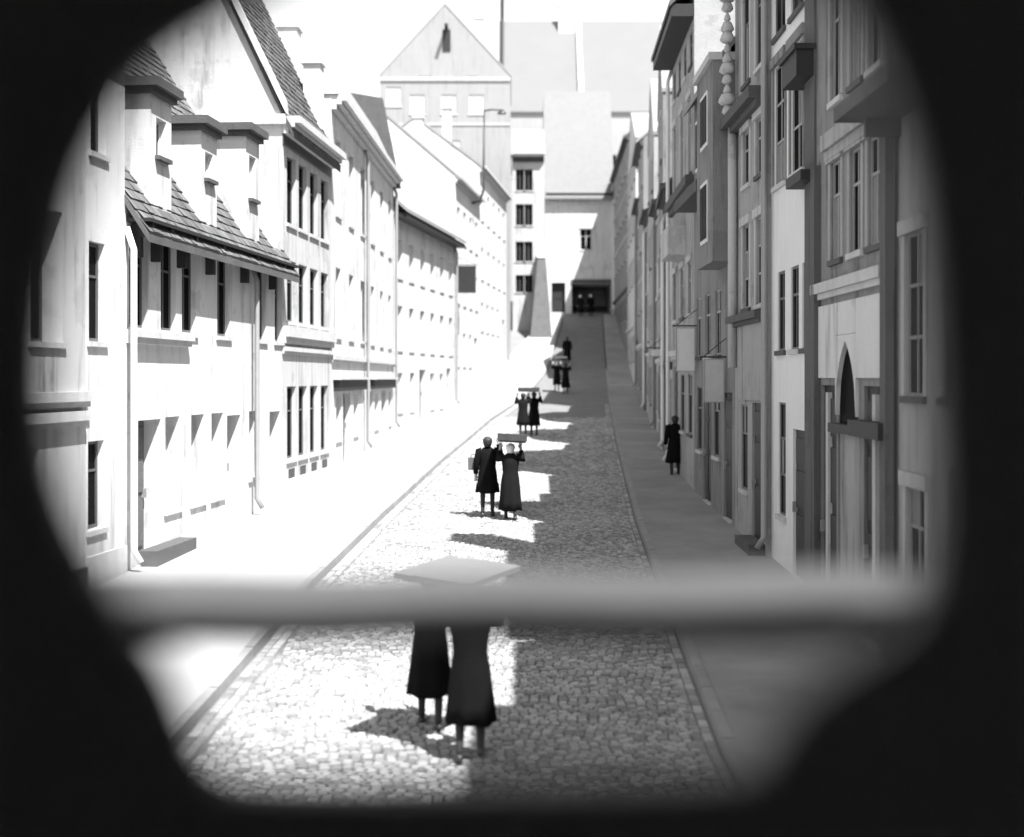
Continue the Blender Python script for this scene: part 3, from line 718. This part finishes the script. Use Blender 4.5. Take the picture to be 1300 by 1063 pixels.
wall_sign('shop_sign', 'tiny white sign far up on the right above pavement', 0, 444, 452, 47, False, .5, PAINT_S)
wall_sign('hanging_sign', 'dark hanging sign high on the white left row above the street', 0, 338, 372, 67.3, True, .95, WOOD_D)

LY = 73; X = LX(LY)+.15; zl = CZ+(480-140)/FPX*LY; zr = CZ+9.0
t = thing('street_lamp', 'thin bracket lamp rising above the white left row against the pale gable', 'lamp', (X, LY, zr))
b = MB(); b.tube([(X-.15, LY, zr), (X+.25, LY, zr+.1), (X+.45, LY, zr+.6), (X+.5, LY, zl)], [.07, .07, .06, .05], 8); b.build('pole', IRON, t, smooth=True)
b = MB(); b.tube([(X+.5, LY, zl-.03), (X+.9, LY, zl+.03), (X+1.5, LY, zl)], .05, 6); b.build('arm', IRON, t)
b = MB(); b.tube([(X+1.4, LY, zl-.02), (X+1.4, LY, zl-.1), (X+1.4, LY, zl-.2)], [.06, .2, .24], 10); b.build('lamp_shade', IRON, t)

# ======================================================= people
def person(label, x, y, hgt=1.62, coat=COAT, hem=.34, scarf=None, stride=.16, up=(True, False), head=0, arm_tgt=None, pale=False, group='people carrying boards up the street'):
    """walks up the street (+y); up = which arms are raised to a load (left, right)"""
    z0 = gz(y)+.035; k = hgt/1.65
    t = thing('person', label, 'person', (x, y, z0), group); t.rotation_euler = (0, 0, head); t.scale = (k, k, k)
    V = []; E = []; Rr = []
    def j(p, r, par):
        V.append(p); Rr.append(r); i = len(V)-1
        if par is not None: E.append((par, i))
        return i
    pel = j((0, 0, .93), .13, None); sp = j((0, 0, 1.1), .115, pel); ch = j((0, .0, 1.29), .13, sp); nk = j((0, .0, 1.43), .052, ch)
    jaw = j((0, .025, 1.5), .058, nk); md = j((0, .02, 1.56), .082, jaw); tp = j((0, .005, 1.625), .06, md)
    j((0, .118, 1.535), .012, md)                                 # nose
    joints = {}
    for sd_, s in (('l', -1), ('r', 1)):
        st = stride*s
        hp = j((s*.095, 0, .88), .092, pel); kn = j((s*.1, st*.5+.03, .49), .06, hp); an = j((s*.1, st-.02, .09), .04, kn); ft = j((s*.105, st+.1, .04), .038, an); j((s*.105, st+.17, .032), .03, ft)
        sh = j((s*.175, 0, 1.37), .062, ch); u_ = up[0 if s < 0 else 1]
        if u_:
            el = (s*.27, .13, 1.3); wr = (s*.23, .17, 1.52); hd = (s*.22, .17, 1.59); fd = Vector((0, .25, .97)).normalized()
        else:
            el = (s*.235, -.03, 1.11); wr = (s*.25, .06, .88); hd = (s*.25, .075, .81); fd = Vector((0, .2, -.98))
        e = j(el, .048, sh); w = j(wr, .031, e); p_ = j(hd, .036, w); joints[s] = ((s*.175, 0, 1.37), el, wr)
        for f in range(4):
            off = Vector((-.03+.02*f, 0, 0)); L = (.045, .052, .05, .04)[f]; b0 = Vector(hd)+off+fd*.045
            q = j(tuple(b0), .0098, p_); q = j(tuple(b0+fd*L*.6+Vector((0, .012, 0))), .009, q); j(tuple(b0+fd*L*.9+Vector((0, .035, 0))), .008, q)
        b0 = Vector(hd)+Vector((-s*.04, .02, 0)); q = j(tuple(b0), .011, p_); j(tuple(b0+Vector((-s*.012, .03, 0))+fd*.025), .0095, q)
    me = bpy.data.meshes.new('body_cage'); me.from_pydata(V, E, []); ob = bpy.data.objects.new('body_cage', me); COL.objects.link(ob)
    md_ = ob.modifiers.new('skin', 'SKIN'); md_.use_smooth_shade = True; ob.modifiers.new('sub', 'SUBSURF').levels = 1
    for i, sv in enumerate(me.skin_vertices[0].data): sv.radius = (Rr[i], Rr[i]); sv.use_root = (i == 0)
    dg = bpy.context.evaluated_depsgraph_get(); bm_ = bpy.data.meshes.new_from_object(ob.evaluated_get(dg)); bm_.name = 'body'
    bpy.data.objects.remove(ob)
    bm_.materials.clear(); bm_.materials.append(SKIN); bm_.materials.append(STOCK)
    for p in bm_.polygons: p.material_index = 1 if p.center.z < .6 and abs(p.center.x) < .2 else 0; p.use_smooth = True
    bo = bpy.data.objects.new('body', bm_); COL.objects.link(bo); bo.parent = t
    # coat: folds widen to the hem
    b = MB(); N = 28; rings = []; ph = random.uniform(0, 6)
    prof = [(hem, .25, .215), (hem+.18, .232, .2), (.72, .212, .185), (.9, .195, .165), (1.03, .17, .14), (1.16, .178, .14), (1.29, .2, .14), (1.37, .19, .115), (1.42, .12, .085), (1.455, .07, .068)]
    for z, rx, ry in prof:
        fo = max(0, (1.0-z))*.13
        rings.append([(rx*(1+fo*math.sin(7*a+ph))*math.cos(a), ry*(1+fo*math.sin(7*a+ph+.6))*math.sin(a)+(.02*stride if z < .9 else 0), z+(.012*math.sin(3*a+ph) if z == hem else 0)) for a in [2*math.pi*q/N for q in range(N)]])
    b.loft(rings, cap=False)
    for s in (-1, 1):
        a, c, d = [Vector(q) for q in joints[s]]
        b.tube([a+Vector((-s*.04, 0, 0)), a, (a+c)/2, c, (c+d)/2, c+(d-c)*.92], [.075, .085, .072, .066, .058, .052], 12)
    o = b.build('coat', coat, t, origin=(0, 0, 0), smooth=True); o.location = (0, 0, 0)
    m_ = o.modifiers.new('thickness', 'SOLIDIFY'); m_.thickness = .012
    # head covering, shell over crown and back of the head
    b = MB(); rings = []
    sc = scarf is not None
    for q in range(8):
        a = q/7*math.pi*.62; r = .098*math.sin(a)+.004; zc = 1.585+.085*math.cos(a)
        rings.append([(r*math.cos(e), r*1.12*math.sin(e)*(1 if math.sin(e) < 0 else max(.25, 1-max(0, a-.9)*.9))-.004, zc) for e in [2*math.pi*v/18 for v in range(18)]])
    rings.append([(.07*math.cos(e), .085*math.sin(e)-.03, 1.46) for e in [2*math.pi*v/18 for v in range(18)]])
    b.loft(list(reversed(rings)), cap=True)
    b.build('headscarf' if sc else 'hair', scarf or HAIR, t, origin=(0, 0, 0), smooth=True)
    for s in (-1, 1):
        st = stride*s; b = MB(); rr = []
        for yy, rx, rz, zc in ((-.075, .028, .03, .035), (-.05, .04, .045, .045), (.02, .043, .05, .05), (.09, .048, .04, .035), (.16, .045, .03, .026), (.2, .022, .018, .02)):
            rr.append([(s*.103+rx*math.cos(e), st+yy, max(-.004, zc+rz*math.sin(e))) for e in [2*math.pi*v/12 for v in range(12)]])
        b.loft(rr); b.build('shoe', LEATHER, t, origin=(0, 0, 0), smooth=True)
    return t
def board(label, x, y, zc, sx, sy, m, tilt=0, roll=0, yaw=0, th=.1):
    t = thing('carried_board', label, 'board', (x, y, zc), 'boards carried overhead'); t.rotation_euler = (tilt, roll, yaw)
    n = 4
    for i in range(n):
        b = MB(); a = -sx/2+sx*i/n; e = random.uniform(-.012, .012); b.hexa([(a+.001, -sy/2+e, 0), (a+sx/n-.001, -sy/2+e, 0), (a+sx/n-.001, sy/2+e, 0), (a+.001, sy/2+e, 0), (a+.001, -sy/2+e, th), (a+sx/n-.001, -sy/2+e, th-.004), (a+sx/n-.001, sy/2+e, th-.004), (a+.001, sy/2+e, th)]); b.build('plank', m, t, origin=(0, 0, 0))
    for yy in (-sy*.35, sy*.35):
        b = MB(); b.box(-sx/2+.02, sx/2-.02, yy-.04, yy+.04, -.035, -.002); b.build('batten', m, t, origin=(0, 0, 0))
    return t
def at(px, y): return (px-650)/FPX*y
# nearest pair
person('woman in long dark coat at right of the nearest pair, half behind the bar', at(597, 12.65), 12.65, 1.5, COAT, .36, up=(True, True), stride=.12)
person('person in dark coat leading at left of the nearest pair', at(546, 13.75), 13.75, 1.46, COAT, .36, up=(True, True), stride=-.17)
board('pale board carried overhead by the nearest pair', at(582, 13.1), 13.1, gz(13)+1.62, .8, .95, BOARD, tilt=.05, roll=.05, yaw=-.5, th=.05)
# second pair
person('bareheaded person in knee-length dark coat at left of the second pair', at(619, 30.3), 30.3, 1.68, COAT, .5, up=(False, True), stride=.1)
person('person in long charcoal coat and white headscarf at right of the second pair', at(648, 29.8), 29.8, 1.58, COAT2, .2, scarf=SCARF, up=(True, True), stride=-.16)
board('dark board held above the white headscarf of the second pair', at(650, 29.9), 29.9, gz(30)+1.68, .62, .8, BOARD_D, tilt=-.03, roll=.05, th=.14)
t = thing('box', 'small dark box carried at the left side of the second pair', 'box', (at(602, 30.4), 30.4, gz(30.4)+1.02))
b = MB(); b.box(-.13, .11, -.1, .1, 0, .26); b.build('case', WOOD_M, t, origin=(0, 0, 0)); b = MB(); b.tube([(-.07, 0, .26), (-.06, 0, .33), (.06, 0, .33), (.07, 0, .26)], .012, 6); b.build('handle', IRON, t, origin=(0, 0, 0))
# third pair
person('left person of the third pair, in knee-length coat', at(664, 52), 52, 1.6, COAT2, .45, up=(True, True), stride=.08)
person('right person of the third pair, in darker long coat', at(678, 52.6), 52.6, 1.6, COAT, .38, up=(True, True), stride=-.1)
board('dark board spanning over the third pair', at(671, 52.3), 52.3, gz(52.3)+1.71, .8, .7, BOARD_D, th=.13)
# fourth pair
person('left person of the fourth pair, with pale headscarf', at(707, 78), 78, 1.6, COAT, .35, scarf=SCARF, up=(True, True), stride=.1)
person('right person of the fourth pair, darkest figure far up the road', at(718, 76.8), 76.8, 1.62, COAT, .3, up=(True, True), stride=-.12)
board('dark board over the fourth pair far up the road', at(712, 77.4), 77.4, gz(77.6)+1.78, .7, .9, BOARD_D, tilt=.1, th=.14)
# farther figures
person('lone dark figure beyond the fourth pair near the top of the road', at(720, 91), 91, 1.75, COAT, .25, up=(False, False), stride=.12)
person('dark-coated person beside the gate passage, left one of two', at(737, 111.2), 111.2, 1.65, COAT2, .3, scarf=SCARF, up=(False, False))
person('person standing right in the gate passage mouth', at(750, 111.5), 111.5, 1.65, COAT, .3, scarf=SCARF, up=(False, False))
person('shaded person by the shop doors on the right pavement', at(857, 38.2), 38.2, 1.65, COAT, .4, up=(False, False), stride=.1)

# ======================================================= the dark vehicle body the camera stands in
VD = 1.1                                                  # distance of its rear wall from the lens
WALL = mat('interior painted boards', .75, .2, 4, .8, .3, 40)
pts = [(58, 500), (66, 380), (92, 280), (116, 200), (160, 122), (224, 64), (296, 16), (358, -40), (600, -70), (940, -70), (1044, -35), (1100, 40), (1146, 160), (1168, 300), (1178, 480), (1184, 640), (1180, 740), (1140, 800), (1060, 846), (1004, 900), (976, 945), (966, 966), (952, 980), (925, 987), (600, 988), (300, 987), (272, 978), (260, 958), (248, 920), (216, 856), (168, 790), (116, 712), (78, 610)]
pts = [(x+random.uniform(-5, 5), y+random.uniform(-5, 5)) for x, y in pts]
for _ in range(2):                                        # round the corners
    q = []
    for a, b_ in zip(pts, pts[1:]+pts[:1]): q += [(a[0]*.75+b_[0]*.25, a[1]*.75+b_[1]*.25), (a[0]*.25+b_[0]*.75, a[1]*.25+b_[1]*.75)]
    pts = q
inner = [((x-650)/FPX*VD, CZ+(480-y)/FPX*VD) for x, y in pts]
BX, BZ0, BZ1, BY0, BY1 = 1.25, CZ-1.75, CZ+1.3, -2.2, VD
c0 = (0, CZ-.02)
outer = []
for x, z in inner:
    dx, dz = x-c0[0], z-c0[1]; k = min((BX/abs(dx)) if dx else 9e9, ((BZ1-c0[1])/dz) if dz > 0 else 9e9, ((BZ0-c0[1])/dz) if dz < 0 else 9e9)
    outer.append((c0[0]+dx*k, c0[1]+dz*k))
van = thing('van_body', 'dark wall with rounded opening through which the street is seen', 'van', (0, 0, BZ0))
TH = .03; n = len(inner); b = MB()
for i in range(n):
    k = (i+1) % n
    for yy in (BY1, BY1+TH): b.quad((inner[i][0], yy, inner[i][1]), (inner[k][0], yy, inner[k][1]), (outer[k][0], yy, outer[k][1]), (outer[i][0], yy, outer[i][1]))
    b.quad((inner[i][0], BY1, inner[i][1]), (inner[k][0], BY1, inner[k][1]), (inner[k][0], BY1+TH, inner[k][1]), (inner[i][0], BY1+TH, inner[i][1]), 1)
corners = [(-BX, BZ1), (BX, BZ1), (BX, BZ0), (-BX, BZ0)]
b.build('rear_wall', [WALL, LEATHER], van)
def vb(name, *a):
    b = MB(); b.box(*a); return b.build(name, WALL, van)
vb('roof', -BX-.05, BX+.05, BY0-.05, BY1+.12, BZ1-.02, BZ1+.05); vb('floor', -BX-.05, BX+.05, BY0-.05, BY1+.05, BZ0-.08, BZ0+.02)
vb('side_wall', -BX-.05, -BX+.03, BY0, BY1+.05, BZ0+.021, BZ1-.021); vb('side_wall', BX-.03, BX+.05, BY0, BY1+.05, BZ0+.021, BZ1-.021)
vb('front_wall', -BX+.031, BX-.031, BY0-.05, BY0+.03, BZ0+.021, BZ1-.021)
b = MB(); b.box(-1.2, 1.2, -1.6, .9, BZ0-.35, BZ0-.081); b.build('chassis', IRON, van)
for x in (-1.05, .85):
    b = MB(); b.tube([(x, -.5, .78), (x+.22, -.5, .78)], .72, 28); o = b.build('wheel', LEATHER, van)
    b = MB(); b.tube([(x-.01, -.5, .78), (x+.23, -.5, .78)], .3, 20); b.build('rim', ZINC, o)
# shallow plank ledge across the outside of the opening, carried on two arms
zt_ = CZ-.3008; LEDGE = mat('pale painted plank', .66, .12, 3, .7, .15, 40)
t = thing('ledge_plank', 'blurred pale horizontal plank crossing the lower view in front of the nearest pair', 'plank', (0, VD+.05, zt_-.05))
xa, xb = (30-650)/FPX*1.9, (1275-650)/FPX*1.9; n_ = 24; prof = [(1.9, -.04), (1.904, -.044), (2.21, -.044), (2.22, -.036), (2.22, -.008), (2.21, 0), (1.908, 0), (1.9, -.008)]
b = MB(); rings = []
for k in range(n_+1):
    x = xa+(xb-xa)*k/n_; lift = .010*(k/n_-.45)+.003*math.sin(k*.7)
    rings.append([(x, y, zt_+z+lift) for y, z in prof])
b.loft(rings); b.build('plank', LEDGE, t)
b = MB(); b.loft([[(q[0][0], y, q[0][2]+dz) for y, dz in ((1.893, -.012), (1.8985, -.012), (1.8985, .03), (1.893, .03))] for q in rings]); b.build('front_shade_strip', IRON, t)  # dark strip added to paint the plank's front face as shaded
for x in (xa+.03, xb-.03):
    b = MB(); b.box(x-.02, x+.02, VD+.051, 2.1, zt_-.085, zt_-.052); b.build('arm', IRON, t)
